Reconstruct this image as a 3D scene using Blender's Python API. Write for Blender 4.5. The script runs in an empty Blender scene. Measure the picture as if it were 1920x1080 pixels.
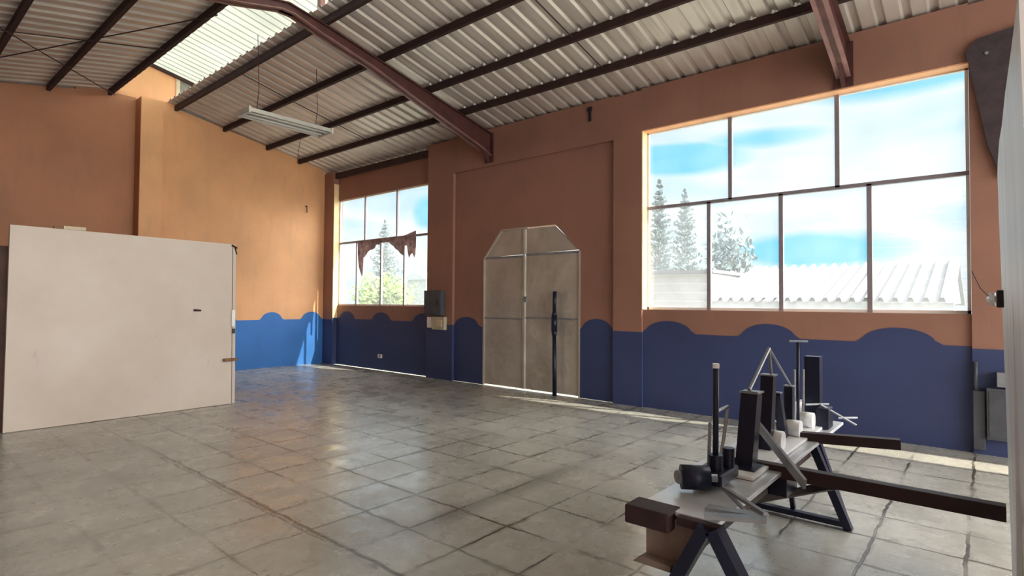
import bpy, bmesh, math, random
from mathutils import Vector, Matrix
random.seed(7)
S = bpy.context.scene
C = S.collection
W, D = 7.424, 12.315          # inner faces of right wall (x) and back wall (y)

# ------------------------------------------------------------------ materials
def nodes(name):
    m = bpy.data.materials.new(name); m.use_nodes = True
    nt = m.node_tree; b = nt.nodes['Principled BSDF']
    return m, nt, b
def N(nt, t, **kw):
    n = nt.nodes.new(t)
    for k, v in kw.items():
        if hasattr(n, k): setattr(n, k, v)
    return n
def coords(nt, scale=(1, 1, 1)):
    g = N(nt, 'ShaderNodeNewGeometry'); mp = N(nt, 'ShaderNodeMapping')
    mp.inputs['Scale'].default_value = scale
    nt.links.new(g.outputs['Position'], mp.inputs['Vector'])
    return mp.outputs[0]
def noise(nt, vec, sc, det=4, rough=.55):
    n = N(nt, 'ShaderNodeTexNoise'); n.inputs['Scale'].default_value = sc
    n.inputs['Detail'].default_value = det; n.inputs['Roughness'].default_value = rough
    nt.links.new(vec, n.inputs['Vector']); return n.outputs[0]
def ramp(nt, fac, stops):
    r = N(nt, 'ShaderNodeValToRGB'); e = r.color_ramp.elements
    while len(e) < len(stops): e.new(.5)
    for el, (p, c) in zip(e, stops):
        el.position = p; el.color = (*c, 1) if len(c) == 3 else c
    nt.links.new(fac, r.inputs[0]); return r.outputs[0]
def mix(nt, fac, a, b, mode='MIX'):
    n = N(nt, 'ShaderNodeMix'); n.data_type = 'RGBA'; n.blend_type = mode
    for sock, v in ((n.inputs[0], fac), (n.inputs[6], a), (n.inputs[7], b)):
        if hasattr(v, 'links'): nt.links.new(v, sock)
        elif isinstance(v, (int, float)): sock.default_value = v
        else: sock.default_value = (*v, 1)
    return n.outputs[2]
def math_(nt, op, a, b=None):
    n = N(nt, 'ShaderNodeMath'); n.operation = op
    for i, v in enumerate((a, b)):
        if v is None: continue
        if hasattr(v, 'links'): nt.links.new(v, n.inputs[i])
        else: n.inputs[i].default_value = v
    return n.outputs[0]
def bump(nt, b, h, s=.2, d=.01):
    n = N(nt, 'ShaderNodeBump'); n.inputs['Strength'].default_value = s; n.inputs['Distance'].default_value = d
    nt.links.new(h, n.inputs['Height']); nt.links.new(n.outputs[0], b.inputs['Normal'])
def plain(name, col, rough=.6, metal=0, var=.15, sc=6, bs=.15, stretch=(1, 1, 1)):
    m, nt, b = nodes(name)
    v = coords(nt, stretch); n = noise(nt, v, sc)
    lo = tuple(c * (1 - var) for c in col); hi = tuple(min(1, c * (1 + var)) for c in col)
    c = ramp(nt, n, [(.3, lo), (.7, hi)])
    nt.links.new(c, b.inputs['Base Color'])
    b.inputs['Roughness'].default_value = rough; b.inputs['Metallic'].default_value = metal
    bump(nt, b, noise(nt, v, sc * 6), bs, .004)
    return m
M = {}
def wallpaint(name, col, dirty):
    m, nt, b = nodes(name); v = coords(nt)
    n1 = noise(nt, v, .8, 6); n2 = noise(nt, coords(nt, (3, 3, .6)), 2.5, 5)
    c = mix(nt, ramp(nt, n1, [(.35, (0, 0, 0)), (.7, (1, 1, 1))]), tuple(x * .86 for x in col), tuple(min(1, x * 1.1) for x in col))
    c = mix(nt, ramp(nt, n2, [(.52, (0, 0, 0)), (.8, (.5, .5, .5))]), c, dirty)
    nt.links.new(c, b.inputs['Base Color']); b.inputs['Roughness'].default_value = .6
    # faint block courses under the paint
    br = N(nt, 'ShaderNodeTexBrick'); br.inputs['Scale'].default_value = 1
    br.inputs['Brick Width'].default_value = .4; br.inputs['Row Height'].default_value = .2; br.inputs['Mortar Size'].default_value = .008
    br.inputs['Mortar Smooth'].default_value = 1
    g = N(nt, 'ShaderNodeNewGeometry'); s = N(nt, 'ShaderNodeSeparateXYZ'); nt.links.new(g.outputs['Position'], s.inputs[0])
    cb = N(nt, 'ShaderNodeCombineXYZ'); nt.links.new(math_(nt, 'ADD', s.outputs[0], s.outputs[1]), cb.inputs[0]); nt.links.new(s.outputs[2], cb.inputs[1])
    nt.links.new(cb.outputs[0], br.inputs['Vector'])
    h = math_(nt, 'ADD', math_(nt, 'MULTIPLY', br.outputs['Fac'], -.25), noise(nt, v, 25, 3))
    bump(nt, b, h, .25, .006)
    return m
M['orange'] = wallpaint('shaded_orange_wall_paint', (.32, .16, .115), (.23, .135, .10))  # right wall copy, backlit shade darkened into the colour
M['orange_lit'] = wallpaint('lit_orange_wall_paint', (.76, .40, .19), (.54, .33, .18))  # back wall copy of the same orange, brightened as lit
nt = M['orange_lit'].node_tree; b = nt.nodes['Principled BSDF']; old = b.inputs['Base Color'].links[0].from_socket
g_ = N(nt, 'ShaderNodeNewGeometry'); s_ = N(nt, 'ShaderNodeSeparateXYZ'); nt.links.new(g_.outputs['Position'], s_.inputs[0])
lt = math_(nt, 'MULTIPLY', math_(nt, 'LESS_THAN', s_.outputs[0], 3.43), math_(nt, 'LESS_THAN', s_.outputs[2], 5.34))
nt.links.new(mix(nt, lt, old, mix(nt, 1.0, old, (.56, .46, .47), 'MULTIPLY')), b.inputs['Base Color'])   # shade left of the pilaster, darkened into the wall colour
M['blue'] = wallpaint('shaded_blue_dado_paint', (.036, .055, .155), (.04, .055, .13))  # right wall copy, shade dimmed into the colour
M['blue_lit'] = wallpaint('lit_blue_dado_paint', (.03, .16, .48), (.03, .13, .36))  # back wall copy of the same blue, brightened as lit
M['reveal'] = plain('sunlit_yellow_reveal', (.92, .70, .38), .6, 0, .08)
M['reveal2'] = plain('bounce_lit_orange_reveal', (.90, .48, .26), .6, 0, .08)
M['maroon'] = plain('maroon_steel', (.085, .03, .027), .5, .1, .3)
M['maroon_light'] = plain('light_maroon_steel', (.26, .13, .12), .5, .1, .2)  # lighter maroon for the bottom flanges and ridge posts
M['darksteel'] = plain('dark_brown_steel', (.035, .014, .013), .8, 0, .3)
M['navy'] = plain('navy_black_steel', (.009, .013, .036), .4, .3, .3)
M['rust'] = plain('dark_rusty_steel', (.032, .014, .016), .55, .2, .4)
M['greymetal'] = plain('grey_worn_steel', (.27, .29, .32), .42, .4, .25)
M['tan'] = plain('tan_rusty_plate', (.20, .155, .13), .6, .2, .25)
M['whiteplastic'] = plain('white_glossy_plastic', (.85, .87, .9), .3, 0, .05)
M['bed'] = plain('glare_bright_bed_steel', (.62, .64, .68), .3, .3, .2)  # bed steel lightened to carry sky glare
M['black'] = plain('black_plastic', (.015, .015, .018), .5)
M['box_grey'] = plain('grey_enclosure_paint', (.07, .078, .095), .5, .1, .2)
M['box_cream'] = plain('cream_box', (.50, .45, .33), .6, 0, .15)
M['white'] = plain('white_paint', (.8, .8, .78), .5, 0, .06)
M['cream'] = plain('cream_render', (.62, .52, .38), .7, 0, .1)
M['alu'] = plain('window_aluminium', (.28, .26, .29), .45, .3, .1)
M['cloth'] = plain('brown_rag', (.34, .25, .24), .9, 0, .4, 9)
M['wood'] = plain('brown_wood', (.22, .12, .06), .7, 0, .3, 14)
M['darkwood'] = plain('dark_brown_wood', (.06, .025, .015), .7, 0, .3, 8)
M['fixture'] = plain('fixture_enamel', (.62, .62, .57), .5, 0, .12)
M['tube'] = plain('fluorescent_tube_glass', (.75, .75, .72), .3, 0, .05)
M['gray_infill'] = plain('grey_infill_sheet', (.22, .22, .19), .7, 0, .15)
M['dark_plate'] = plain('dark_purplish_plate', (.05, .036, .042), .7, 0, .3, 8)
M['leaf_edge'] = plain('grey_white_steel_sheet', (.84, .86, .89), .45, 0, .12, 5, .3, (1, 1, .15))
M['roofwhite'] = plain('white_exterior_roof', (.19, .19, .215), .9, 0, .04)
M['extwhite'] = plain('white_exterior_wall', (.45, .45, .46), .8, 0, .05)
M['extgrey'] = plain('grey_fascia', (.45, .5, .55), .7)
M['ground'] = plain('pale_ground', (.30, .32, .26), .9, 0, .2, .5)
M['pine'] = plain('hazed_pine_needles', (.20, .26, .27), .9, 0, .3, 3)  # pale blue-grey, haze put into the foliage colour
M['bush'] = plain('light_green_leaves', (.22, .32, .10), .9, 0, .35, 3)
M['bark'] = plain('grey_bark', (.25, .22, .2), .9)

# door sheet: dented pale steel
m, nt, b = nodes('pale_door_steel'); v = coords(nt)
c = ramp(nt, noise(nt, v, 1.6, 5), [(.3, (.40, .36, .31)), (.7, (.60, .56, .50))])
nt.links.new(c, b.inputs['Base Color']); b.inputs['Roughness'].default_value = .38; b.inputs['Metallic'].default_value = .35
bump(nt, b, noise(nt, v, 3.5, 2), .6, .05); M['door'] = m
# partition board
m, nt, b = nodes('cream_partition_board'); v = coords(nt)
c = ramp(nt, noise(nt, v, .9, 5), [(.3, (.56, .48, .41)), (.7, (.67, .60, .53))])
c = mix(nt, ramp(nt, noise(nt, coords(nt, (1.2, 1, .5)), 3.2, 6, .7), [(.64, (0, 0, 0)), (.76, (.45, .45, .45))]), c, (.34, .31, .28))
nt.links.new(c, b.inputs['Base Color']); b.inputs['Roughness'].default_value = .6
bump(nt, b, noise(nt, v, 4, 3), .25, .02); M['board'] = m
# corrugated sheet
m, nt, b = nodes('galvanised_roof_sheet'); v = coords(nt)
c = ramp(nt, noise(nt, v, .6, 5), [(.3, (.54, .48, .44)), (.7, (.74, .69, .63))])
c = mix(nt, ramp(nt, noise(nt, coords(nt, (.4, 6, .4)), 1.5, 4), [(.5, (0, 0, 0)), (.75, (.6, .6, .6))]), c, (.40, .36, .33))
nt.links.new(c, b.inputs['Base Color']); b.inputs['Roughness'].default_value = .42; b.inputs['Metallic'].default_value = .35; M['sheet'] = m
# translucent skylight sheet
m, nt, b = nodes('translucent_skylight_sheet')
t = N(nt, 'ShaderNodeBsdfTranslucent'); d = N(nt, 'ShaderNodeBsdfDiffuse'); mx = N(nt, 'ShaderNodeMixShader')
c = ramp(nt, noise(nt, coords(nt, (1, 1, 1)), 1.0, 5), [(.3, (.17, .185, .16)), (.7, (.26, .275, .24))])
nt.links.new(c, t.inputs[0]); nt.links.new(c, d.inputs[0]); mx.inputs[0].default_value = .3
nt.links.new(t.outputs[0], mx.inputs[1]); nt.links.new(d.outputs[0], mx.inputs[2])
nt.links.new(mx.outputs[0], nt.nodes['Material Output'].inputs[0]); M['skysheet'] = m
# glass (clear pane with a whitish veil that paints in haze)
def glass(name, veil, gl=.05):
    m, nt, b = nodes(name)
    tr = N(nt, 'ShaderNodeBsdfTransparent'); tl = N(nt, 'ShaderNodeBsdfTranslucent'); g = N(nt, 'ShaderNodeBsdfGlossy')
    tl.inputs[0].default_value = (.85, .9, .95, 1); g.inputs['Roughness'].default_value = .05
    tr.inputs[0].default_value = (.97, .99, 1, 1)
    a = N(nt, 'ShaderNodeMixShader'); a.inputs[0].default_value = veil
    v = coords(nt); f = ramp(nt, noise(nt, v, 1.5, 4), [(.3, (veil * .6,) * 3), (.7, (veil * 1.4,) * 3)])
    nt.links.new(f, a.inputs[0])
    nt.links.new(tr.outputs[0], a.inputs[1]); nt.links.new(tl.outputs[0], a.inputs[2])
    e = N(nt, 'ShaderNodeMixShader'); e.inputs[0].default_value = gl
    nt.links.new(a.outputs[0], e.inputs[1]); nt.links.new(g.outputs[0], e.inputs[2])
    nt.links.new(e.outputs[0], nt.nodes['Material Output'].inputs[0]); return m
M['glass'] = glass('hazy_clear_glass', .07, .04)
M['louvre'] = glass('frosted_louvre_glass', .12, .06)

# floor: worn cement tiles
m, nt, b = nodes('worn_cement_floor_tiles')
g = N(nt, 'ShaderNodeNewGeometry'); mp = N(nt, 'ShaderNodeMapping'); nt.links.new(g.outputs['Position'], mp.inputs['Vector'])
mp.inputs['Location'].default_value = (-1.97 + .47 * 20, -2.02 + .47 * 40, 0)
wob = N(nt, 'ShaderNodeVectorMath'); wob.operation = 'MULTIPLY_ADD'
nz = N(nt, 'ShaderNodeTexNoise'); nz.inputs['Scale'].default_value = 5; nz.inputs['Detail'].default_value = 5; nt.links.new(g.outputs['Position'], nz.inputs['Vector'])
nt.links.new(nz.outputs['Color'], wob.inputs[0]); wob.inputs[1].default_value = (.05, .05, 0); nt.links.new(mp.outputs[0], wob.inputs[2])
def brick(bw, rh, ms, vec):
    br = N(nt, 'ShaderNodeTexBrick'); br.offset = 0; br.squash = 1
    br.inputs['Scale'].default_value = 1; br.inputs['Brick Width'].default_value = bw; br.inputs['Row Height'].default_value = rh
    br.inputs['Mortar Size'].default_value = ms; br.inputs['Mortar Smooth'].default_value = .4
    br.inputs['Color1'].default_value = (0, 0, 0, 1); br.inputs['Color2'].default_value = (1, 1, 1, 1); br.inputs['Bias'].default_value = 0
    nt.links.new(vec, br.inputs['Vector']); return br
b1 = brick(.47, .47, .0125, wob.outputs[0])
v = coords(nt)
sp = N(nt, 'ShaderNodeSeparateXYZ'); nt.links.new(g.outputs['Position'], sp.inputs[0])
base = ramp(nt, noise(nt, v, 1.1, 8, .62), [(.28, (.28, .28, .25)), (.5, (.41, .415, .38)), (.72, (.55, .56, .53))])
base = mix(nt, math_(nt, 'MULTIPLY', b1.outputs['Color'], .22), base, (.62, .61, .55))
# fine mottling
base = mix(nt, ramp(nt, noise(nt, v, 14, 6, .7), [(.35, (.45, .45, .45)), (.6, (0, 0, 0))]), base, (.27, .26, .22))
# warm and pink patches
base = mix(nt, ramp(nt, noise(nt, v, .55, 3), [(.55, (0, 0, 0)), (.75, (.35, .35, .35))]), base, (.42, .34, .27))
# grout visible where worn: stronger to the right, patchy to the left
gm = ramp(nt, noise(nt, v, 1.3, 4), [(.40, (.08, .08, .08)), (.58, (1, 1, 1))])
gx = N(nt, 'ShaderNodeMapRange'); gx.inputs[1].default_value = .8; gx.inputs[2].default_value = 2.6; gx.inputs[3].default_value = .12; gx.inputs[4].default_value = 1
nt.links.new(sp.outputs[0], gx.inputs[0])
gf = math_(nt, 'MULTIPLY', math_(nt, 'MULTIPLY', b1.outputs['Fac'], gm), gx.outputs[0])
col = mix(nt, math_(nt, 'MULTIPLY', gf, .95), base, (.06, .055, .042))
# soft dirt halo beside the joints and black scuffs
b2 = brick(.47, .47, .035, wob.outputs[0])
halo = math_(nt, 'MULTIPLY', b2.outputs['Fac'], ramp(nt, noise(nt, v, 3.1, 6, .7), [(.5, (0, 0, 0)), (.68, (.8, .8, .8))]))
col = mix(nt, halo, col, (.11, .10, .075))
sc = ramp(nt, noise(nt, coords(nt, (1, 1.6, 1)), 4.2, 8, .75), [(.66, (0, 0, 0)), (.72, (.75, .75, .75))])
col = mix(nt, sc, col, (.10, .095, .08))
# one long wider joint running down the hall
ln = math_(nt, 'ABSOLUTE', math_(nt, 'SUBTRACT', math_(nt, 'ADD', sp.outputs[0], math_(nt, 'MULTIPLY', math_(nt, 'SUBTRACT', nz.outputs[0], .5), .05)), 1.985))
lnf = N(nt, 'ShaderNodeMapRange'); lnf.inputs[1].default_value = .008; lnf.inputs[2].default_value = .022; lnf.inputs[3].default_value = .85; lnf.inputs[4].default_value = 0
nt.links.new(ln, lnf.inputs[0]); yl = N(nt, 'ShaderNodeMapRange'); yl.inputs[1].default_value = 6.9; yl.inputs[2].default_value = 6.2
nt.links.new(sp.outputs[1], yl.inputs[0])
col = mix(nt, math_(nt, 'MULTIPLY', lnf.outputs[0], yl.outputs[0]), col, (.07, .06, .045))
# long soft dark band across the floor
bd = math_(nt, 'ABSOLUTE', math_(nt, 'SUBTRACT', sp.outputs[1], 2.9))
bf = N(nt, 'ShaderNodeMapRange'); bf.inputs[1].default_value = .02; bf.inputs[2].default_value = .15; bf.inputs[3].default_value = .5; bf.inputs[4].default_value = 0; nt.links.new(bd, bf.inputs[0])
bx_ = N(nt, 'ShaderNodeMapRange'); bx_.inputs[1].default_value = 2.1; bx_.inputs[2].default_value = 2.7; nt.links.new(sp.outputs[0], bx_.inputs[0])
bx2 = N(nt, 'ShaderNodeMapRange'); bx2.inputs[1].default_value = 4.6; bx2.inputs[2].default_value = 4.1; nt.links.new(sp.outputs[0], bx2.inputs[0])
col = mix(nt, math_(nt, 'MULTIPLY', math_(nt, 'MULTIPLY', bf.outputs[0], bx_.outputs[0]), bx2.outputs[0]), col, (.11, .11, .10))
nt.links.new(col, b.inputs['Base Color'])
r = ramp(nt, noise(nt, v, 2.3, 6, .65), [(.3, (.15, .15, .15)), (.7, (.42, .42, .42))])
nt.links.new(r, b.inputs['Roughness']); b.inputs['Specular IOR Level'].default_value = .9; b.inputs['IOR'].default_value = 1.75
h = math_(nt, 'SUBTRACT', math_(nt, 'MULTIPLY', noise(nt, v, 3.0, 6, .6), 1.0), math_(nt, 'MULTIPLY', gf, .6))
bump(nt, b, h, .24, .02); M['floor'] = m

# ------------------------------------------------------------------ mesh helpers
class MB:
    def __init__(s): s.bm = bmesh.new()
    def box(s, x0, x1, y0, y1, z0, z1, bev=0):
        r = bmesh.ops.create_cube(s.bm, size=1)
        for v in r['verts']:
            v.co = Vector(((x0 + x1) / 2 + v.co.x * abs(x1 - x0), (y0 + y1) / 2 + v.co.y * abs(y1 - y0), (z0 + z1) / 2 + v.co.z * abs(z1 - z0)))
        if bev:
            es = {e for v in r['verts'] for e in v.link_edges}
            bmesh.ops.bevel(s.bm, geom=list(es), offset=bev, segments=2, affect='EDGES', profile=.5)
        return s
    def prism(s, pts, axis, a0, a1):
        """extrude a polygon given in the two other axes along axis from a0 to a1"""
        def mk(u, v, a):
            return {'x': (a, u, v), 'y': (u, a, v), 'z': (u, v, a)}[axis]
        A = [s.bm.verts.new(mk(u, v, a0)) for u, v in pts]; B = [s.bm.verts.new(mk(u, v, a1)) for u, v in pts]
        fs = [s.bm.faces.new(A), s.bm.faces.new(B[::-1])]
        n = len(pts)
        for i in range(n):
            fs.append(s.bm.faces.new((A[i], B[i], B[(i + 1) % n], A[(i + 1) % n])))
        bmesh.ops.recalc_face_normals(s.bm, faces=fs)
        big = [f for f in fs[:2] if len(f.verts) > 4]
        if big: bmesh.ops.triangulate(s.bm, faces=big)
        return s
    def tube(s, p, q, r, r2=None, seg=12):
        p, q = Vector(p), Vector(q); d = q - p
        mat = Matrix.Translation((p + q) / 2) @ d.to_track_quat('Z', 'Y').to_matrix().to_4x4()
        bmesh.ops.create_cone(s.bm, cap_ends=True, segments=seg, radius1=r, radius2=r if r2 is None else r2, depth=d.length, matrix=mat)
        return s
    def bar(s, p, q, w, h, up=(0, 0, 1)):
        """rectangular bar from p to q, w across, h along up"""
        p, q = Vector(p), Vector(q); d = (q - p).normalized(); u = Vector(up)
        sd = d.cross(u).normalized(); u = sd.cross(d).normalized()
        vs = []
        for c in (p, q):
            for a, b_ in ((-1, -1), (1, -1), (1, 1), (-1, 1)): vs.append(s.bm.verts.new(c + sd * a * w / 2 + u * b_ * h / 2))
        fs = [s.bm.faces.new([vs[i] for i in f]) for f in ((0, 1, 2, 3), (7, 6, 5, 4), (0, 4, 5, 1), (1, 5, 6, 2), (2, 6, 7, 3), (3, 7, 4, 0))]
        bmesh.ops.recalc_face_normals(s.bm, faces=fs)
        return s
    def path(s, pts, r, seg=8):
        for a, b_ in zip(pts, pts[1:]): s.tube(a, b_, r, seg=seg)
        return s
    def build(s, name, mat, parent=None, smooth=False):
        me = bpy.data.meshes.new(name); 
        o = bpy.data.objects.new(name, me); C.objects.link(o)
        if parent is not None:
            o.parent = parent
            bmesh.ops.translate(s.bm, verts=s.bm.verts, vec=-wloc(parent))
        s.bm.to_mesh(me); s.bm.free(); me.materials.append(M[mat])
        if smooth:
            for p in me.polygons: p.use_smooth = len(p.vertices) == 4
        return o
def wloc(o):
    v = Vector(o.location)
    while o.parent: o = o.parent; v += Vector(o.location)
    return v
def tag(o, label=None, cat=None, group=None, kind=None):
    if label: o['label'] = label
    if cat: o['category'] = cat
    if group: o['group'] = group
    if kind: o['kind'] = kind
    return o
def thing(name, loc, label, cat, group=None):
    o = bpy.data.objects.new(name, None); C.objects.link(o); o.location = loc; o.empty_display_size = .1
    return tag(o, label, cat, group)
def struct(name, mb, mat, parent=None):
    o = mb.build(name, mat, parent)
    o['kind'] = 'structure'
    return o

# ------------------------------------------------------------------ camera
f, yaw, pit, rol = 1051.379, 0.867357962, 0.0254478984, 0.00699601969
cy, sy, cp, sp_ = math.cos(yaw), math.sin(yaw), math.cos(pit), math.sin(pit)
F = Vector((sy * cp, cy * cp, sp_)); R = Vector((cy, -sy, 0)); U = R.cross(F)
R2 = R * math.cos(rol) + U * math.sin(rol); U2 = -R * math.sin(rol) + U * math.cos(rol)
cam = bpy.data.cameras.new('camera'); cam.sensor_width = 36; cam.lens = 36 * f / 1920; cam.clip_end = 500
co = bpy.data.objects.new('camera', cam); C.objects.link(co)
co.matrix_world = Matrix(((R2.x, U2.x, -F.x, 0), (R2.y, U2.y, -F.y, 0), (R2.z, U2.z, -F.z, 1.5), (0, 0, 0, 1)))
S.camera = co

# ------------------------------------------------------------------ building shell
YB = -8.0      # unseen end behind the camera, left unwalled to let sky light in
XL = -3.6
RX = 3.55      # ridge
def zr(x): return 5.37 + .21 * (4.11 - x)          # underside of right sheets
def zl(x): return 5.37 + .20 * (x - 3.0)           # underside of left sheets
struct('floor', MB().box(XL, W + .04, YB, D, -.12, 0), 'floor')

w = MB()
w.box(W, W + .25, 11.9, D + .2, 0, 4.6)                       # corner column
w.box(W, W + .25, 7.79, 8.52, 0, 4.62)                        # column
w.box(W, W + .25, 3.83, 4.30, 0, 4.62)
w.box(W, W + .25, -.40, .125, 0, 4.62)
w.box(W + .12, W + .25, 8.52, 11.9, 0, 1.40)                  # under far window
w.box(W + .12, W + .25, 8.52, 11.9, 3.91, 4.6)                # beam over far window
w.box(W, W + .25, 4.30, 7.79, 3.97, 4.64)                     # beam over door bay
w.box(W + .04, W + .25, .125, 3.83, 0, 1.41)                  # under near window
w.box(W, W + .25, .125, 3.83, 4.02, 4.64)                     # beam over near window
w.box(W + .06, W + .25, 7.03, 7.79, 0, 3.97)                  # door bay infill
w.box(W + .06, W + .25, 4.30, 4.93, 0, 3.97)
w.box(W + .06, W + .25, 4.93, 7.03, 2.79, 3.97)
w.prism([(7.03, 2.29), (7.03, 2.79), (6.60, 2.79)], 'x', W + .06, W + .25)
w.prism([(4.93, 2.32), (5.42, 2.79), (4.93, 2.79)], 'x', W + .06, W + .25)
w.box(W, W + .25, YB, -.40, 4.02, 4.64)                       # bays behind the camera
w.box(W + .04, W + .25, YB, -.40, 0, 1.41)
w.box(W, W + .25, -4.6, -4.1, 1.41, 4.02); w.box(W, W + .25, YB, YB + .4, 1.41, 4.02)
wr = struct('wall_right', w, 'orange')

g = [(XL, 0), (W, 0), (W, zr(W) + .02), (3.97, zr(3.97) - .05), (3.97, 5.32), (3.12, 5.32), (3.12, zl(3.12) - .03), (XL, zl(XL))]
w = MB().prism(g, 'y', D, D + .2)
w.prism([(2.5, 5.2), (4.10, 5.2), (4.10, 5.98), (3.55, 6.1), (2.5, 5.9)], 'y', D + .001, D + .19)
w.box(3.42, 3.80, D - .3, D, 0, 5.30)                         # pilaster
struct('wall_back', w, 'orange_lit')
struct('wall_left', MB().box(XL - .2, XL, YB, D + .2, 0, zl(XL) + .02), 'orange')
struct('trim_1', MB().box(4.10, 4.17, D - .02, D + .2, 5.30, 5.98), 'cream')
struct('trim_2', MB().prism([(4.17, 5.28), (4.75, 5.20), (4.75, 5.86), (4.17, 5.97)], 'y', D + .01, D + .1), 'gray_infill')

# scalloped blue dado
def dado(y0, y1, base, humps, p=.17):
    pts = [(y0, 0), (y1, 0)]; n = max(2, int(abs(y1 - y0) / .02)); top = []
    for i in range(n + 1):
        y = y1 + (y0 - y1) * i / n; z = base
        for c_, hw in humps:
            t = abs(y - c_) / hw
            if t < 1:
                a = 1 - t; e = math.sqrt(max(0, 1 - (t / .86) ** 2)) if t < .86 else 0
                z = max(z, base + p * max(e, .22 * min(1, a / .14) if t > .8 else e))
        top.append((y, z))
    return pts + top
E = .006
def dx(y0, y1, x, base=1.07, humps=()):
    struct('trim_paint', MB().prism(dado(y0, y1, base, humps), 'x', x - E, x + .004), 'blue', wr)
def dj(y, x0, x1, z=1.07):
    struct('trim_paint', MB().box(x0 - E, x1, y - E, y + .004, 0, z), 'blue', wr)
dx(11.9, D - .01, W, 1.06); dj(11.9, W, W + .12, 1.1)
dx(8.52, 11.9, W + .12, 1.09, [(11.47, .34), (10.16, .36), (8.76, .36)])
dx(7.79, 8.52, W, 1.06); dj(7.79, W, W + .06, 1.06)
dx(7.03, 7.79, W + .06, 1.05, [(7.46, .36)])
dx(4.30, 4.93, W + .06, 1.08, [(4.62, .31)])
dx(3.83, 4.30, W, 1.08); dj(3.83, W, W + .04, 1.08)
dx(.125, 3.83, W + .04, 1.08, [(3.44, .40), (2.11, .37), (.76, .40)])
dx(-.40, .125, W, 1.06)
# window reveals, colour paled to carry sunlight and bounce
struct('trim_reveal', MB().box(W - .002, W + .148, 3.815, 3.829, 1.41, 4.02), 'reveal', wr)
struct('trim_reveal', MB().box(W - .002, W + .148, .125, 3.815, 4.006, 4.022), 'reveal2', wr)
struct('trim_reveal', MB().box(W - .002, W + .148, 11.885, 11.899, 1.10, 4.3), 'reveal', wr)
wb = bpy.data.objects['wall_back']
struct('trim_paint', MB().prism(dado(XL, W, 1.07, [(6.15, .28), (7.12, .28), (5.1, .28), (4.1, .28)]), 'y', D - E, D + .004), 'blue_lit', wb)

# ------------------------------------------------------------------ corrugated roof
def sheet(mb, xs, zf, y0, y1, pitch=.235, h=.032, th=.004):
    prof = [(0, 0), (.56, 0), (.66, 1), (.90, 1)]
    ys = []; y = y0; 
    while y < y1:
        for t, k in prof:
            yy = y + t * pitch
            if yy < y1: ys.append((yy, k * h))
        y += pitch
    ys.append((y1, 0)); rows = []
    for x in xs: rows.append([mb.bm.verts.new((x, yy, zf(x) + hh)) for yy, hh in ys])
    for a, b_ in zip(rows, rows[1:]):
        for i in range(len(ys) - 1): mb.bm.faces.new((a[i], a[i + 1], b_[i + 1], b_[i]))
    return mb
cr = struct('ceiling', sheet(MB(), [3.95, 5, 6, 7, 8.06], zr, YB, D + .45), 'sheet')
cl = struct('ceiling_left', sheet(MB(), [XL - .5, -1, 1, 3.14], zl, YB, D + .45), 'sheet')
def zc(x): return 6.10 - .21 * abs(x - RX)
sk = thing('skylight_sheet', (RX, 5.4, 5.9), 'pale translucent corrugated skylight sheet raised above the roof ridge', 'skylight')
sheet(MB(), [2.35, RX, 4.75], zc, YB, D + .02, .18, .012).build('sheet', 'skysheet', sk)
w = MB()
w.bar((2.35, D - .04, zc(2.35) - .04), (RX, D - .04, zc(RX) - .04), .05, .06); w.bar((RX, D - .04, zc(RX) - .04), (4.75, D - .04, zc(4.75) - .04), .05, .06)
w.build('end_rail', 'darksteel', sk)
for yy in (6.85, 1.25, -4.35):
    MB().box(4.00, 4.07, yy - .04, yy + .04, 5.42, 5.97).build('post', 'maroon_light', sk)
    MB().box(3.02, 3.09, yy - .04, yy + .04, 5.38, 5.97).build('post', 'maroon_light', sk)

# purlins
def purlin(x, zb, y0, y1, label, dots=False):
    t = thing('roof_purlin', (x, (y0 + y1) / 2, zb), label, 'purlin', 'roof purlins')
    w = MB(); w.box(x - .03, x - .02, y0, y1, zb, zb + .10); w.box(x - .02, x + .025, y0, y1, zb, zb + .010); w.box(x - .02, x + .025, y0, y1, zb + .088, zb + .098)
    w.build('channel', 'darksteel', t)
    if dots:  # white caps stand in for dots of light along the ribs
        b0 = None; y = YB + .78 * .235; k = 0
        while y < 7.6:
            if y > .6:
                if b0 is None:
                    b0 = MB().tube((x, y, zb + .110), (x + .0, y, zb + .132), .0, seg=8) if False else MB()
                    b0.tube((x - .060, y, zb + .088), (x - .060, y, zb + .120), .020, .012, 8); b0 = b0.build('light_dot', 'whiteplastic', t); y00 = y
                else:
                    o = b0.copy(); C.objects.link(o); o.parent = t; o.location.y = y - y00
            y += .235
    return t
RP = [(4.11, 'dark steel purlin on the right roof slope, beside the open ridge'),
      (5.04, 'dark steel purlin on the right roof slope, second down from the ridge'),
      (5.97, 'dark steel purlin on the right roof slope, third down from the ridge'),
      (6.74, 'dark steel purlin on the right roof slope, lowest one, nearest the windows')]
for i, (x, l) in enumerate(RP): purlin(x, zr(x) - .107, YB, D - .01, l, i in (2, 3))
LP = [(3.0, 'dark steel purlin on the left roof slope, beside the open ridge'),
      (2.12, 'dark steel purlin on the left roof slope, second from the ridge'),
      (1.25, 'dark steel purlin on the left roof slope, at the left edge of the photo')]
for x, l in LP: purlin(x, zl(x) - .107, YB, D - .01, l)
t = thing('eave_purlin', (W + .06, 10.2, 4.42), 'dark steel eave purlin above the small far window', 'purlin')
MB().box(W + .02, W + .085, 8.53, 11.89, 4.43, 4.56).build('channel', 'darksteel', t)

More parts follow.
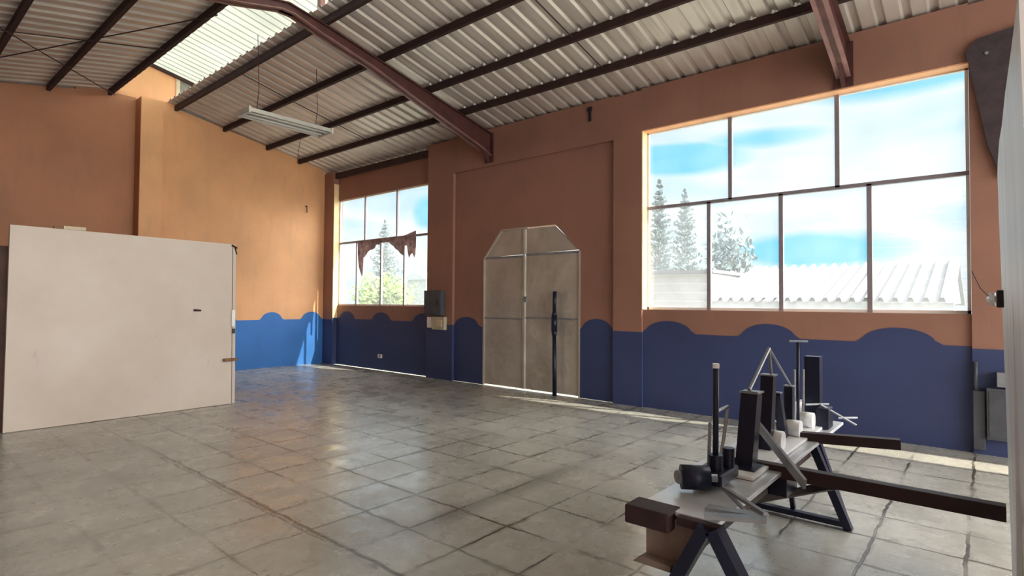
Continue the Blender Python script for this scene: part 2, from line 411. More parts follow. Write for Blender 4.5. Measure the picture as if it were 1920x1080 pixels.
# rafters
def rafter(y, label):
    t = thing('roof_rafter', (RX, y, 5.2), label, 'rafter', 'roof rafters')
    bot = [(7.42, 4.12), (7.2, 4.22), (4.82, 4.92), (4.0, 5.10), (3.62, 5.20), (3.45, 5.20), (2.95, 5.07), (XL, 3.72)]
    top = [(7.42, 4.54), (4.11, 5.235), (3.55, 5.33), (3.0, 5.23), (XL, 3.90)]
    MB().prism(bot + top[::-1], 'y', y - .03, y + .03).build('web', 'maroon', t)
    w = MB()
    for a, b_ in zip(bot, bot[1:]): w.prism([(a[0], a[1]), (b_[0], b_[1]), (b_[0], b_[1] + .014), (a[0], a[1] + .014)], 'y', y - .075, y + .075)
    w.build('bottom_flange', 'maroon_light', t)
    w = MB()
    for a, b_ in zip(top, top[1:]): w.prism([(a[0], a[1]), (b_[0], b_[1]), (b_[0], b_[1] - .014), (a[0], a[1] - .014)], 'y', y - .075, y + .075)
    w.build('top_flange', 'maroon', t)
    MB().box(7.395, 7.42, y - .10, y + .10, 4.02, 4.54).build('end_plate', 'maroon', t)
    MB().prism([(7.395, 4.02), (7.395, 4.14), (7.16, 4.23)], 'y', y - .02, y + .02).build('knee_plate', 'maroon', t)
    return t
rafter(6.85, 'maroon steel rafter meeting the right wall above the arched door')
rafter(1.25, 'maroon steel rafter meeting the wall above the large window')

# sag rods / bracing rods
def rod(name, pts, label, cat='rod', r=.008):
    t = MB().path(pts, r).build(name, 'darksteel'); return tag(t, label, cat, 'thin roof rods')
rod('sag_rod', [(3.0, 9.4, zl(3.0) - .10), (1.25, 9.5, zl(1.25) - .10), (.4, 9.5, zl(.4) - .1)], 'thin straight sag rod across the left roof purlins')
rod('sag_rod', [(4.11, 9.5, zr(4.11) - .06), (5.04, 9.55, zr(5.04) - .06), (6.74, 9.55, zr(6.74) - .06)], 'thin sag rod across the right purlins above the hanging lamp')
rod('sag_rod', [(4.11, 4.05, zr(4.11) - .06), (6.74, 4.05, zr(6.74) - .06)], 'thin sag rod across the right purlins between the two rafters')
rod('brace_rod', [(.4, 11.9, zl(.4) - .16), (3.0, 7.6, zl(3.0) - .16)], 'thin diagonal brace rod rising to the right under left roof slope')
rod('brace_rod', [(.9, 8.9, zl(.9) - .17), (3.0, 12.0, zl(3.0) - .17)], 'thin diagonal brace rod dropping to the right under left roof slope')

# fluorescent fixture hung on wires
t = thing('hanging_lamp', (4.28, 8.18, 4.17), 'long pale fluorescent lamp hanging on thin wires from the roof', 'lamp')
MB().prism([(7.98, 4.20), (8.02, 4.27), (8.34, 4.27), (8.38, 4.20), (8.36, 4.20), (8.33, 4.25), (8.03, 4.25), (8.0, 4.20)], 'x', 3.62, 4.93).build('housing', 'fixture', t)
MB().box(3.60, 3.63, 7.98, 8.38, 4.185, 4.275).build('end_cap', 'fixture', t)
MB().box(4.92, 4.95, 7.98, 8.38, 4.185, 4.275).build('end_cap', 'fixture', t)
for yy in (8.10, 8.26): MB().tube((3.64, yy, 4.215), (4.91, yy, 4.215), .016).build('tube', 'tube', t, True)
for x in (3.8, 4.75):
    MB().path([(x, 8.18, 4.27), (x + .03, 8.18, 4.6), (x, 8.18, zr(x) - .01)], .005, 6).build('wire', 'darksteel', t)
MB().path([(4.62, 8.36, 4.25), (4.64, 8.45, 4.10), (4.62, 8.5, 3.72)], .004, 6).build('loose_wire', 'darksteel', t)

# ------------------------------------------------------------------ windows
def window(name, y0, y1, z0, z1, zm, ups, los, louv_u=(), louv_l=(), mw=.05):
    xg = W + .17
    root = bpy.data.objects.new(name, None); C.objects.link(root); root.location = (xg, (y0 + y1) / 2, z0); root['kind'] = 'structure'
    w = MB()
    w.box(xg - .02, xg + .02, y0, y1, z0, z0 + .035); w.box(xg - .02, xg + .02, y0, y1, z1 - .03, z1)
    w.box(xg - .02, xg + .02, y0, y0 + .03, z0, z1); w.box(xg - .02, xg + .02, y1 - .03, y1, z0, z1)
    w.build('window_frame', 'white', root)
    MB().box(xg - .025, xg + .025, y0, y1, zm - .022, zm + .022).build('transom_bar', 'alu', root)
    for y in ups: MB().box(xg - .025, xg + .025, y - mw / 2, y + mw / 2, zm, z1).build('mullion', 'alu', root)
    for y in los: MB().box(xg - .025, xg + .025, y - mw / 2, y + mw / 2, z0, zm).build('mullion', 'alu', root)
    def panes(edges, za, zb, louv):
        for i, (a, b_) in enumerate(zip(edges, edges[1:])):
            a2, b2 = a + .02, b_ - .02
            if i in louv:
                w = MB(); n = int((zb - za) / .12)
                for k in range(n):
                    zz = za + (k + .5) * (zb - za) / n
                    w.prism([(xg - .012, zz - .065), (xg - .008, zz - .065), (xg + .016, zz + .065), (xg + .012, zz + .065)], 'y', a2, b2)
                w.build('louvre_pane', 'louvre', root)
            else:
                MB().box(xg - .002, xg + .002, a2, b2, za + .02, zb - .02).build('glass_pane', 'glass', root)
    panes([y0] + sorted(ups) + [y1], zm, z1, louv_u); panes([y0] + sorted(los) + [y1], z0, zm, louv_l)
    return root
window('window_1', .13, 3.82, 1.41, 4.02, 2.895, [2.61, 1.35], [2.90, 1.98, 1.03], (), (0, 3))
window('window_2', 8.54, 11.88, 1.40, 3.91, 2.88, [10.85, 9.69], [11.16, 10.24, 9.43], (), (0, 3), .04)

# ------------------------------------------------------------------ door
dr = bpy.data.objects.new('door_1', None); C.objects.link(dr); dr.location = (W + .09, 5.98, 0); dr['kind'] = 'structure'
x0, x1 = W + .075, W + .105
MB().prism([(7.015, .02), (6.06, .02), (6.06, 2.30), (7.015, 2.28)], 'x', x0, x1).build('door_leaf', 'door', dr)
MB().prism([(6.045, .02), (4.945, .02), (4.945, 2.32), (6.045, 2.30)], 'x', x0, x1).build('door_leaf', 'door', dr)
MB().prism([(7.00, 2.31), (6.055, 2.33), (6.055, 2.77), (6.59, 2.77)], 'x', x0, x1).build('transom_panel', 'door', dr)
MB().prism([(6.04, 2.33), (4.96, 2.35), (5.44, 2.765), (6.04, 2.77)], 'x', x0, x1).build('transom_panel', 'door', dr)
w = MB(); X_ = W + .058
def ob(a, b_, t=.03): w.bar((X_ + .01, a[0], a[1]), (X_ + .01, b_[0], b_[1]), t, .035, (1, 0, 0))
ob((7.02, 0), (7.02, 2.29)); ob((7.02, 2.29), (6.60, 2.78)); ob((6.60, 2.78), (6.0, 2.78)); ob((4.94, 0), (4.94, 2.32))
w.build('door_frame', 'door', dr)
w = MB(); w.box(X_ + .002, X_ + .022, 4.95, 6.04, 2.30, 2.335); w.box(X_ + .002, X_ + .022, 6.06, 7.01, 2.28, 2.315)
w.build('head_rail', 'greymetal', dr)
w = MB(); w.box(X_ + .002, X_ + .018, 4.95, 6.04, 1.225, 1.25); w.box(X_ + .002, X_ + .018, 6.06, 7.01, 1.20, 1.225)
w.build('middle_rail', 'greymetal', dr)
MB().box(X_ - .004, X_ + .018, 6.065, 6.10, .02, 2.78).build('meeting_stile', 'door', dr)
w = MB(); w.box(X_ - .006, X_ + .02, 6.02, 6.09, 1.50, 1.60, .006); w.tube((X_ - .03, 6.07, 1.55), (X_ + .01, 6.07, 1.55), .012)
w.build('latch', 'greymetal', dr)

t = thing('leaning_pole', (7.33, 5.40, 0), 'dark navy pole leaning upright against the right door leaf', 'pole')
MB().tube((7.375, 5.34, 0), (7.385, 5.36, .95), .036, .032).build('shaft', 'navy', t, True)
w = MB(); w.tube((7.385, 5.36, .95), (7.39, 5.365, 1.06), .034, .050); w.tube((7.39, 5.365, 1.06), (7.40, 5.37, 1.28), .050, .046); w.tube((7.40, 5.37, 1.28), (7.405, 5.375, 1.36), .046, .03); w.tube((7.405, 5.375, 1.36), (7.42, 5.38, 1.68), .030, .034)
w.build('handle', 'navy', t, True)

# ------------------------------------------------------------------ rag on far window
w = MB(); xr = W + .13
top = [(11.06, 2.88), (10.6, 2.885), (10.2, 2.90), (9.8, 2.90), (9.4, 2.90), (9.06, 2.97)]
low = [(11.06, 2.80), (11.02, 2.42), (10.93, 2.05), (10.86, 1.95), (10.83, 2.10), (10.86, 2.40), (10.82, 2.56), (10.62, 2.58), (10.42, 2.66), (10.26, 2.80), (10.0, 2.80), (9.84, 2.74), (9.66, 2.58), (9.50, 2.48), (9.38, 2.47), (9.30, 2.58), (9.24, 2.44), (9.06, 2.47), (9.00, 2.62), (9.08, 2.72), (9.03, 2.84)]
nx = 70
def interp(P, y):
    P = sorted(P)
    for (a, za), (b_, zb) in zip(P, P[1:]):
        if a <= y <= b_: return za + (zb - za) * (y - a) / max(1e-6, b_ - a)
    return P[0][1] if y < P[0][0] else P[-1][1]
cols = []
for i in range(nx + 1):
    y = 9.02 + (11.07 - 9.02) * i / nx
    zt = interp(top, y)
    if y > 10.84: zb = 2.05 + max(0, (y - 10.93)) * 3.0 + max(0, 10.93 - y) * 1.2
    elif y > 10.8: zb = 2.50
    elif y > 10.26: zb = 2.56 + (10.8 - y) * .40 + .02 * math.sin(y * 25)
    elif y > 9.9: zb = 2.79
    elif y > 9.38: zb = 2.46 + max(0, y - 9.42) * .65
    elif y > 9.29: zb = 2.68
    else: zb = 2.46 + .05 * math.sin(y * 40)
    col = []
    for k in range(9):
        tt = k / 8; z = zt + (zb - zt) * tt
        col.append(w.bm.verts.new((xr - .012 * math.sin(y * 38 + k * .5) * tt - .006, y, z)))
    cols.append(col)
for a, b_ in zip(cols, cols[1:]):
    for k in range(8): w.bm.faces.new((a[k], a[k + 1], b_[k + 1], b_[k]))
bmesh.ops.solidify(w.bm, geom=w.bm.faces[:], thickness=.004)
tag(w.build('curtain_rag', 'cloth', None, True), 'torn brown curtain rag draped over the bar of the small far window', 'curtain')

# ------------------------------------------------------------------ things on the right wall
t = thing('electrical_panel', (W, 8.23, 1.22), 'dark grey electrical panel box on the wall beside the small window', 'electrical box')
MB().box(W - .11, W, 7.99, 8.48, 1.24, 1.72, .008).build('cabinet', 'box_grey', t)
MB().box(W - .122, W - .112, 8.02, 8.45, 1.27, 1.69, .003).build('door', 'box_grey', t)
MB().box(W - .135, W - .122, 8.05, 8.09, 1.44, 1.52).build('handle', 'black', t)
t = thing('switch_box', (W, 8.1, .95), 'cream switch box below the dark grey electrical panel', 'electrical box')
MB().box(W - .08, W, 7.93, 8.28, .96, 1.21, .008).build('housing', 'box_cream', t)
MB().box(W - .10, W - .08, 7.98, 8.12, 1.02, 1.15, .004).build('switch_plate', 'cream', t)
tag(MB().box(W - .06, W, 8.31, 8.44, .99, 1.20, .006).box(W - .065, W - .06, 8.34, 8.41, 1.06, 1.14).build('outlet_box', 'white'), 'small white outlet box left of the cream switch box', 'outlet')
t = thing('wall_socket', (W + .11, 10.16, .28), 'small white socket low on the blue wall under the small window', 'socket')
MB().box(W + .10, W + .12, 10.10, 10.24, .26, .34, .004).build('plate', 'white', t)
MB().tube((W + .095, 10.17, .30), (W + .10, 10.17, .30), .02).build('socket_face', 'black', t)
tag(MB().box(W - .03, W, 4.68, 4.75, 4.50, 4.56).box(W - .02, W, 4.695, 4.735, 4.34, 4.5).build('wall_bracket', 'black'), 'short black bracket high on the wall between door and large window', 'bracket')
tag(MB().tube((6.93, D - .06, 3.74), (6.93, D, 3.74), .012).tube((6.93, D - .06, 3.58), (6.93, D - .06, 3.75), .010).build('wall_hook', 'black'), 'small black hook high on the orange back wall', 'hook')

t = thing('dark_tapered_plate', (W - .03, -.05, 3.2), 'dark tapered plate at the top right corner column', 'bracket')
MB().prism([(.15, 4.10), (.06, 4.22), (-.5, 4.30), (-.5, 3.1), (-.25, 2.78), (-.12, 2.78), (-.02, 3.10), (.05, 3.53), (.12, 3.98)], 'x', W - .06, W - .004).build('plate', 'dark_plate', t)  # dark tapered shape against the column face
MB().tube((W - .07, -.02, 4.05), (W - .05, -.02, 4.05), .016).build('bolt', 'greymetal', t)

# grey boxes low on the near right column
tag(MB().box(W - .10, W - .005, -.20, .02, .17, .68, .006).box(W - .106, W - .10, -.18, 0, .2, .65).build('meter_box', 'box_grey'), 'tall grey box low on the blue column at the far right', 'electrical box')
tag(MB().box(W - .06, W - .005, .03, .125, .05, .64, .006).build('junction_box', 'box_grey'), 'narrow dark grey casing beside the tall grey box, near the floor', 'electrical box')
tag(MB().box(W - .12, W - .005, -.22, -.06, .70, .84, .005).build('junction_box', 'greymetal'), 'small light grey box above the tall grey box on the column', 'electrical box')
tag(MB().tube((W - .03, .10, .64), (W - .03, .10, .93), .018).build('conduit_pipe', 'box_grey', None, True), 'short grey conduit pipe rising from the dark grey casing', 'pipe')

# ------------------------------------------------------------------ steel leaf at the right edge
t = thing('open_steel_door', (3.2, -.09, 0), 'tall grey-white steel door leaf at the right edge, jagged at its rim', 'door')
pts = [(4.0, .02), (4.015, .5), (4.0, 1.0), (4.03, 1.35), (4.01, 1.7), (4.045, 1.98), (4.05, 2.22)]
top_ = [(3.9, 2.27), (3.6, 2.31), (3.3, 2.30), (2.9, 2.33), (2.4, 2.33), (2.0, 2.34), (2.0, .02)]
w = MB()
poly = pts + top_
w.prism(poly, 'y', -.10, -.075)
o = w.build('sheet', 'leaf_edge', t)
for vtx in o.data.vertices: vtx.co.y += -.018 * (4.0 - (vtx.co.x + 3.2)) * -0 + 0.0125 * ((vtx.co.x + 3.2) - 4.0) + .016 * (vtx.co.z - .6)
for xx in (2.9,):
    MB().box(xx - .015, xx + .015, -.076 + .0125 * (xx - 4.0), -.060 + .0125 * (xx - 4), .05, 2.24).build('rib', 'leaf_edge', t)
tag(MB().box(3.80, 3.93, -.068, -.035, 1.49, 1.58, .006).build('lock_box', 'black', t), 'black lock box')
w = MB(); w.tube((3.95, -.05, 1.535), (4.07, -.01, 1.535), .022, .018); w.tube((4.02, -.02, 1.50), (4.02, -.02, 1.57), .014)
tag(w.build('latch_bolt', 'whiteplastic', t, True), 'white latch bolt')
tag(MB().path([(4.04, -.012, 1.54), (4.3, .03, 1.60), (4.6, .075, 1.72)], .0025, 6).build('string', 'darksteel', t), 'thin dark string')

# ------------------------------------------------------------------ partition
PY = 8.37
t = thing('partition_board', (2.37, PY, 0), 'large cream partition board standing on the floor at the left', 'partition')
MB().prism([(1.13, .005), (3.60, .005), (3.575, 2.315), (1.14, 2.335)], 'y', PY, PY + .07).build('board', 'board', t)
MB().prism([(3.605, .005), (3.645, .005), (3.62, 2.31), (3.58, 2.31)], 'y', PY - .012, PY + .075).build('edge_post', 'board', t)
tag(MB().box(3.575, 3.625, PY - .022, PY - .012, 1.12, 1.36, .003).build('paper_label', 'white', t), 'white paper label')
tag(MB().box(3.47, 3.66, PY - .06, PY - .012, .625, .665, .004).build('wood_block', 'wood', t), 'brown wood block')
tag(MB().box(3.585, 3.625, PY - .03, PY - .012, 1.02, 1.09, .003).build('hinge', 'black', t), 'dark hinge')
w = MB(); w.tube((3.56, PY - .02, 2.30), (3.63, PY - .03, 2.26), .012); w.tube((3.60, PY - .02, 2.29), (3.63, PY - .02, 2.17), .008)
w.build('corner_hook', 'darksteel', t)
w = MB(); w.tube((3.07, PY - .012, 1.36), (3.16, PY - .012, 1.355), .016, .012); w.build('bolt_head', 'rust', t)
tag(MB().box(1.62, 1.84, PY + .01, PY + .06, 2.333, 2.375, .004).build('wood_offcut', 'cream'), 'pale offcut lying on top of the partition board', 'offcut')
tag(MB().box(1.53, 1.60, PY + .01, PY + .06, 2.334, 2.365, .004).build('wood_offcut', 'wood'), 'small brown offcut lying on top of the partition board', 'offcut')
t = thing('wooden_cupboard', (.9, 8.75, 0), 'dark brown wooden cupboard showing behind the left edge of the partition', 'cupboard')
MB().box(.35, 1.30, 8.48, 8.98, 0, 2.10, .01).build('carcass', 'darkwood', t)
MB().box(.38, .82, 8.455, 8.478, .08, 2.05, .004).build('door', 'darkwood', t); MB().box(.84, 1.27, 8.455, 8.478, .08, 2.05, .004).build('door', 'darkwood', t)

# ------------------------------------------------------------------ the machine bench
BY = .98
t = thing('machine_bench', (3.3, BY, 0), 'long dark steel machine bench with posts and rollers, at the right foreground', 'machine')
zt = .635
w = MB(); w.box(2.24, 4.75, .82, 1.16, zt - .02, zt, .003)
tag(w.build('top_plate', 'bed', t), 'bright grey top plate with sky glare in its colour')
MB().box(2.26, 4.75, .955, 1.0, zt - .20, zt - .02).build('web', 'rust', t)
w = MB(); w.box(2.17, 2.30, 1.0, 1.20, zt - .075, zt + .004, .008); w.box(2.2, 2.24, .80, .98, zt - .04, zt - .004, .004)
tag(w.build('end_channel', 'rust', t), 'maroon end channel')
w = MB(); w.prism([(1.13, zt - .03), (.83, zt - .03), (.93, zt - .21), (1.13, zt - .215)], 'x', 2.235, 2.25); w.prism([(1.17, zt - .235), (1.0, zt - .235), (1.0, zt - .21), (1.13, zt - .205)], 'x', 2.19, 2.25)
tag(w.build('end_apron', 'tan', t), 'tan sheet end apron')
MB().prism([(2.25, zt - .21), (2.25, zt - .02), (3.1, zt - .02), (2.9, zt - .16)], 'y', 1.12, 1.13).build('side_apron', 'tan', t)
# jagged white guide standing on the bed, and bed glare as a white plate
w = MB()
w.prism([(2.75, .64), (4.55, .64), (4.55, .80), (4.4, .80), (4.3, .73), (4.05, .76), (3.95, .72), (3.65, .79), (3.55, .71), (3.25, .77), (3.1, .69), (2.75, .67)], 'y', 1.03, 1.06)
w.box(2.86, 4.55, .88, 1.19, .637, .655, .004)
tag(w.build('guide_and_glare', 'whiteplastic', t), 'white jagged guide strip with bed glare as a white plate')
for x in (3.55, 3.95, 4.3):
    tag(MB().tube((x, .92, .70), (x, 1.00, .70), .055, seg=20).build('roller', 'whiteplastic', t, True), 'white roller')
# trestles
def trestle(x, ya, yb, apex, cross, lw=.055):
    MB().bar((x, apex - (.05 if cross else .015), .62), (x, ya, 0.0), .05, lw, (1, 0, 0)).build('leg', 'navy', t)
    MB().bar((x, apex + (.05 if cross else .015), .62), (x, yb, 0.0), .05, lw, (1, 0, 0)).build('leg', 'navy', t)
    if cross:
        MB().bar((x, ya + .02, .035), (x, yb - .02, .035), .035, .05, (1, 0, 0)).build('floor_rail', 'navy', t)
        MB().bar((x + .04, apex + .12, .58), (x + .04, apex + .05, .05), .03, .03, (1, 0, 0)).build('strut', 'navy', t)
trestle(4.33, .72, 1.35, 1.02, True)
trestle(2.205, .47, 1.17, .84, False, .075)
trestle(4.60, .80, 1.30, 1.02, False)
# bars sticking out towards the camera side
tag(MB().box(3.12, 3.18, -.05, 1.05, .60, .665, .004).build('side_bar', 'rust', t), 'long dark maroon side bar')
tag(MB().bar((3.92, 1.08, .65), (4.09, .41, .665), .06, .06).build('side_bar', 'rust', t), 'short dark side bar')
tag(MB().bar((4.33, 1.34, .05), (3.18, .60, .60), .035, .04).build('brace', 'rust', t), 'maroon diagonal brace')
tag(MB().bar((3.31, .99, .82), (2.90, .66, .66), .015, .05).build('flat_brace', 'greymetal', t), 'grey flat brace')
# near shelf bracket
w = MB(); w.bar((2.22, .87, .655), (2.30, .66, .67), .05, .014); w.bar((2.60, .93, .66), (2.33, .67, .68), .018, .014); w.bar((2.60, .93, .655), (2.30, .70, .655), .012, .012)
w.bar((2.32, .90, .655), (2.34, .665, .668), .05, .012)
tag(w.build('shelf_bracket', 'greymetal', t), 'grey triangular shelf bracket')
# posts
def post(p, q, w_, label=None, cap=True):
    o = MB().bar(p, q, w_, w_, (1, 0, 0)).build('post', 'navy', t)
    if cap: MB().box(q[0] - w_ * .58, q[0] + w_ * .58, q[1] - w_ * .58, q[1] + w_ * .58, q[2], q[2] + .008).build('post_cap', 'greymetal', o)
    if label: o['label'] = label
    return o
post((3.03, .98, .50), (3.17, .98, 1.02), .085, 'thick leaning navy post')
post((3.48, 1.0, .82 - .18), (3.55, 1.0, 1.075), .07)
post((3.86, 1.0, .66), (3.72, 1.0, .95), .045)
post((4.0, 1.0, .655), (4.0, 1.0, .96), .05)
post((4.58, .98, .636), (4.58, .98, 1.12), .10, 'tall dark square post', False)
o = MB().tube((2.69, 1.0, .655), (2.70, 1.0, 1.19), .014).build('rod', 'navy', t, True); o['label'] = 'tall thin dark rod'
tag(MB().tube((2.70, 1.0, 1.19), (2.70, 1.0, 1.212), .016).build('rod_tip', 'whiteplastic', o), 'white rod tip')
o = MB().tube((4.22, 1.0, .66), (4.23, 1.0, 1.24), .010).build('rod', 'navy', t, True)
MB().bar((4.20, 1.05, 1.245), (4.27, .95, 1.245), .02, .012).build('rod_tip', 'greymetal', o)
# wheel / motor drum on the bed
w = MB(); w.tube((2.50, 1.09, .70), (2.57, .985, .70), .055, seg=28)
o = tag(w.build('drum', 'navy', t, True), 'black drum')
MB().tube((2.49, 1.105, .70), (2.59, .955, .70), .018).tube((2.485, 1.10, .70), (2.50, 1.09, .70), .03, seg=20).build('axle', 'greymetal', o, True)
w = MB(); w.box(2.60, 2.84, .94, 1.08, .655, .71, .008); w.tube((2.69, 1.0, .70), (2.69, 1.0, .78), .035, seg=16); w.tube((2.78, .97, .70), (2.78, .97, .80), .028, seg=16)
w.build('rod_clamp', 'navy', t)
# light wire frames
def frame(pts, r, label, mat='greymetal'):
    return tag(MB().path(pts, r, 8).build('wire_frame', mat, t), label)
frame([(3.19, 1.0, 1.03), (3.56, 1.0, 1.235)], .010, 'grey slanting strut')
frame([(3.56, 1.0, 1.235), (3.60, 1.0, 1.08)], .009, 'grey vertical strut')
frame([(3.56, 1.0, 1.235), (4.02, 1.0, .97)], .007, 'grey slanting strut')
frame([(2.76, 1.06, .68), (2.78, 1.06, .90), (2.86, 1.06, .95), (3.03, 1.06, .955), (2.97, 1.06, .80), (2.90, 1.06, .68)], .009, 'grey bent hoop')
frame([(4.12, 1.0, .655), (4.13, 1.0, 1.06)], .008, 'grey thin upright')
frame([(4.36, 1.0, .655), (4.37, 1.0, 1.04)], .008, 'grey thin upright')
frame([(4.33, .98, .80), (4.46, .86, .80)], .008, 'grey side arm'); frame([(4.40, .9, .80), (4.50, .70, .67)], .008, 'grey hanging arm')
frame([(4.44, .80, .715), (4.54, .70, .715)], .008, 'grey side arm')
w = MB(); w.box(4.36, 4.50, .84, .92, .64, .78, .006); w.build('gear_housing', 'navy', t)
w = MB(); w.box(3.30, 3.52, .84, .94, .45, .60, .006); w.build('gear_housing', 'navy', t)
w = MB(); w.box(2.95, 3.16, .90, 1.06, .56, .66, .004); w.build('clamp_block', 'navy', t)

# ------------------------------------------------------------------ outside
gr = struct('ground', MB().box(W + .26, 160, -60, 160, -.3, -.1), 'ground')
t = thing('neighbouring_building', (14, 2.5, 0), 'low white building with ribbed roof seen through the large window', 'building')
MB().box(12.3, 17.5, .6, 4.4, -.1, 1.45).build('wall', 'extwhite', t)
MB().box(11.98, 12.03, .43, 4.55, 1.38, 1.56).build('fascia', 'extgrey', t)
w = MB(); ys = .43
rows = [[], []]
y = .43; P_ = []
while y < 4.5:
    P_ += [(y, 0), (y + .10, 0), (y + .13, .09), (y + .18, .09)]; y += .22
for r_, (x, z) in zip(rows, ((11.95, 1.54), (15.2, 2.40))):
    for yy, hh in P_: r_.append(w.bm.verts.new((x, yy, z + hh)))
for i in range(len(P_) - 1): w.bm.faces.new((rows[0][i], rows[0][i + 1], rows[1][i + 1], rows[1][i]))
w.build('roof', 'roofwhite', t)
w = MB(); w.prism([(15.2, 2.36), (18, 1.6), (18, 1.5), (15.2, 2.26)], 'y', .43, 4.5)
w.build('rear_roof', 'roofwhite', t)
MB().prism([(12.0, 1.5), (15.2, 2.36), (17.9, 1.55)], 'y', .5, .55).build('gable', 'extwhite', t)
t = thing('white_annex', (14, 6.5, 0), 'plain white annex left of the ribbed roof through the large window', 'building')
MB().box(13.0, 17, 4.9, 9.2, -.1, 2.22).build('wall', 'extwhite', t); MB().box(12.9, 17.1, 4.85, 9.3, 2.22, 2.30).build('roof_edge', 'roofwhite', t)
def conifer(x, y, h, r, label, z0=-.1, mat='pine', tiers=24):
    t = thing('conifer_tree', (x, y, z0), label, 'tree', 'conifers outside the windows')
    MB().tube((x, y, z0), (x, y, z0 + h * .97), h * .012 + .03, .02).build('trunk', 'bark', t)
    w = MB(); rnd = random.Random(int(x * 7 + y * 13)); Z = Vector((0, 0, 1))
    def leaf(p, q, wd):
        d = (q - p); sd = d.cross(Vector((rnd.uniform(-1, 1), rnd.uniform(-1, 1), rnd.uniform(-.3, 1)))).normalized() * wd
        m_ = p.lerp(q, .45)
        w.bm.faces.new([w.bm.verts.new(c_) for c_ in (p, m_ + sd, q, m_ - sd)])
    for k in range(tiers):
        u = k / (tiers - 1); zz = z0 + h * (.12 + .86 * u); rr = r * (1 - u) ** .9 + .08
        for j in range(13):
            a = 2 * math.pi * (j + rnd.random()) / 13; L = rr * rnd.uniform(.55, 1.15)
            d = Vector((math.cos(a), math.sin(a), 0)); p = Vector((x, y, zz + rnd.uniform(-.1, .1))); q = p + d * L + Z * L * .25
            leaf(p, q, .06)
            for s_ in range(9):
                c_ = p.lerp(q, .15 + .85 * s_ / 8)
                e_ = c_ + (d.cross(Z) * rnd.uniform(-1, 1) * .35 + d * .25 + Z * rnd.uniform(-.1, .45)) * (L * .5 + .12)
                leaf(c_, e_, .07)
    w.build('foliage', mat, t); return t
conifer(25, 11.95, 7.6, 1.0, 'tallest pale conifer through the left of the large window')
conifer(29, 12.4, 7.8, 1.3, 'second conifer, right beside the tallest, through the large window')
def broadleaf(x, y, z0, h, r, label, mat, n=900, cat='tree', name='leafy_tree', ls=.16):
    t = thing(name, (x, y, z0), label, cat); rnd = random.Random(int(x + y * 31))
    MB().tube((x, y, z0), (x, y, z0 + h * .7), .10, .04).build('trunk', 'bark', t)
    w = MB()
    for i in range(n):
        a = rnd.random() * 2 * math.pi; u = rnd.uniform(-1, 1); rad = rnd.random() ** .4
        lump = 1 + .22 * math.sin(a * 5 + x) + .15 * math.sin(u * 7 + a * 3)
        c_ = Vector((x + r * rad * lump * math.cos(a) * math.sqrt(1 - u * u), y + r * rad * lump * math.sin(a) * math.sqrt(1 - u * u), z0 + h * .58 + u * h * .42 * rad * lump))
        d1 = Vector((rnd.uniform(-1, 1), rnd.uniform(-1, 1), rnd.uniform(-1, 1))).normalized(); d2 = d1.orthogonal().normalized()
        s_ = ls * rnd.uniform(.6, 1.3)
        w.bm.faces.new([w.bm.verts.new(c_ + v_) for v_ in (d1 * s_, d2 * s_ * .6, -d1 * s_, -d2 * s_ * .6)])
    w.build('foliage', mat, t); return t
broadleaf(23, 7.95, -.1, 5.2, .95, 'loose tree right of the conifers through the large window', 'pine', 900)
conifer(29, 38.7, 8.5, 1.9, 'lone conifer seen through the middle of the small far window')
broadleaf(22, 29.4, -.1, 3.3, 2.0, 'round light green bush through the small far window', 'bush', 2600, 'bush', 'green_bush')
t = thing('distant_house', (26, 29.8, -.1), 'small pale grey house through the right of the small window', 'building')
MB().box(25.2, 28, 29.0, 31.0, -.1, 3.0).build('wall', 'extgrey', t); MB().prism([(28.8, 3.0), (31.2, 3.0), (30, 3.6)], 'x', 25.0, 28.2).build('roof', 'extgrey', t)

# ------------------------------------------------------------------ light
wd = bpy.data.worlds.new('sky'); S.world = wd; wd.use_nodes = True; nt = wd.node_tree
bg = nt.nodes['Background']; tc = N(nt, 'ShaderNodeTexCoord')
mp = N(nt, 'ShaderNodeMapping'); mp.inputs['Scale'].default_value = (1, 1, 3.2); mp.inputs['Location'].default_value = (3.1, 1.7, .15)
nt.links.new(tc.outputs['Generated'], mp.inputs['Vector'])
nz = N(nt, 'ShaderNodeTexNoise'); nz.inputs['Scale'].default_value = 2.3; nz.inputs['Detail'].default_value = 6; nz.inputs['Roughness'].default_value = .5; nz.inputs['Distortion'].default_value = .3
nt.links.new(mp.outputs[0], nz.inputs['Vector'])
sx = N(nt, 'ShaderNodeSeparateXYZ'); nt.links.new(tc.outputs['Generated'], sx.inputs[0])
cloud = ramp(nt, nz.outputs[0], [(.35, (.56, .80, 1.0)), (.50, (.90, .97, 1.02)), (.65, (.74, .84, .98))])
sz = sx.outputs[2]; az = math_(nt, 'ARCTAN2', sx.outputs[0], sx.outputs[1])
tot = None      # clear blue openings between the clouds
for a0, e0, sa, se, k in ((1.15, .238, .13, .028, 1.3), (1.30, .262, .10, .018, .8), (1.47, .318, .14, .03, 1.0), (1.38, .085, .13, .03, 1.0), (.715, .160, .03, .035, 1.3)):
    u = math_(nt, 'POWER', math_(nt, 'ABSOLUTE', math_(nt, 'DIVIDE', math_(nt, 'SUBTRACT', az, a0), sa)), 2)
    v_ = math_(nt, 'POWER', math_(nt, 'ABSOLUTE', math_(nt, 'DIVIDE', math_(nt, 'SUBTRACT', sz, e0), se)), 2)
    q_ = math_(nt, 'SUBTRACT', 1.25, math_(nt, 'ADD', u, v_))
    q_ = math_(nt, 'MULTIPLY', math_(nt, 'MAXIMUM', q_, 0), k)
    tot = q_ if tot is None else math_(nt, 'MAXIMUM', tot, q_)
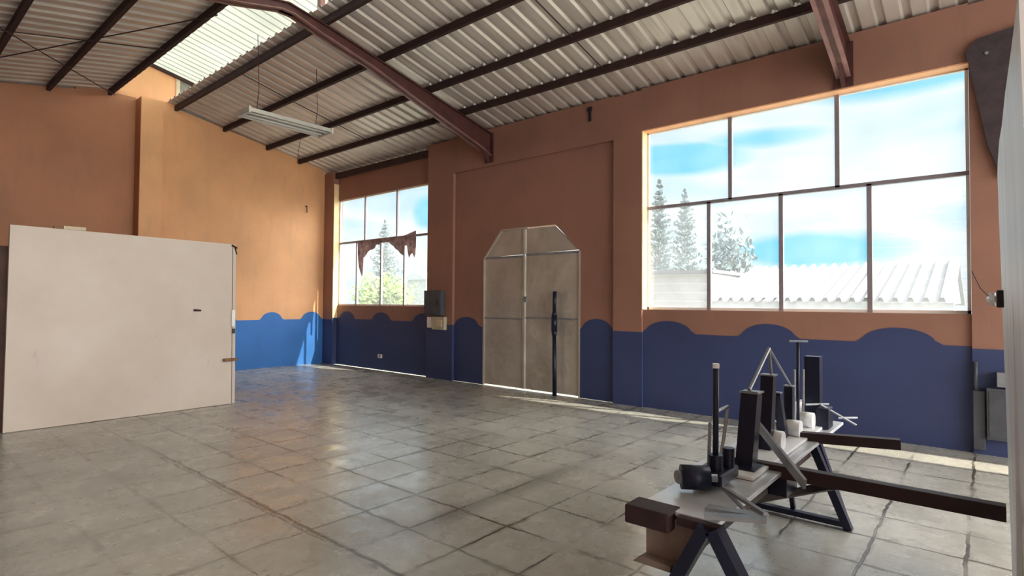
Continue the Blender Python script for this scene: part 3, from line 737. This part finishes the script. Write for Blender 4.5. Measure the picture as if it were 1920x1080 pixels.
tot = math_(nt, 'ADD', tot, math_(nt, 'MULTIPLY', math_(nt, 'SUBTRACT', nz.outputs[0], .5), 3.4))
hi = N(nt, 'ShaderNodeMapRange'); hi.inputs[1].default_value = .55; hi.inputs[2].default_value = .9; nt.links.new(sz, hi.inputs[0])
tot = math_(nt, 'MAXIMUM', ramp(nt, tot, [(.15, (0, 0, 0)), (1.0, (1, 1, 1))]), math_(nt, 'MULTIPLY', hi.outputs[0], .6))
skycol = mix(nt, tot, cloud, (.14, .68, 1.0))
# added glow around the unseen sun, brightens the hall through the windows
dp = N(nt, 'ShaderNodeVectorMath'); dp.operation = 'DOT_PRODUCT'; dp.inputs[1].default_value = Vector((.30, -1.0, 1.0)).normalized()
nt.links.new(tc.outputs['Generated'], dp.inputs[0])
gl = N(nt, 'ShaderNodeMapRange'); gl.interpolation_type = 'SMOOTHSTEP'; gl.inputs[1].default_value = .35; gl.inputs[2].default_value = 1.0; gl.inputs[3].default_value = 0; gl.inputs[4].default_value = 8.5
nt.links.new(dp.outputs['Value'], gl.inputs[0])
st = math_(nt, 'ADD', gl.outputs[0], 1.0)
nt.links.new(mix(nt, math_(nt, 'MINIMUM', gl.outputs[0], 1), skycol, (1.0, .96, .91)), bg.inputs[0]); nt.links.new(st, bg.inputs[1])

sun = bpy.data.lights.new('sun', 'SUN'); sun.energy = 8.5; sun.angle = .009; sun.color = (1, .90, .72)
so = bpy.data.objects.new('sun', sun); C.objects.link(so)
so.rotation_euler = Vector((-.30, 1.0, -1.0)).to_track_quat('-Z', 'Y').to_euler()
def area(loc, tgt, sx_, sy_, e, col):
    l = bpy.data.lights.new('fill_light', 'AREA'); l.shape = 'RECTANGLE'; l.size = sx_; l.size_y = sy_; l.energy = e; l.color = col
    o = bpy.data.objects.new('fill_light', l); C.objects.link(o); o.location = loc
    o.rotation_euler = (Vector(tgt) - Vector(loc)).to_track_quat('-Z', 'Y').to_euler(); return o
area((1.5, YB + .3, 2.4), (2.5, 8, 2.2), 8, 4, 400, (1, .96, .92))      # added fill lamp at the unseen end, brightens the hall

S.view_settings.view_transform = 'Standard'; S.view_settings.look = 'None'; S.view_settings.exposure = .1
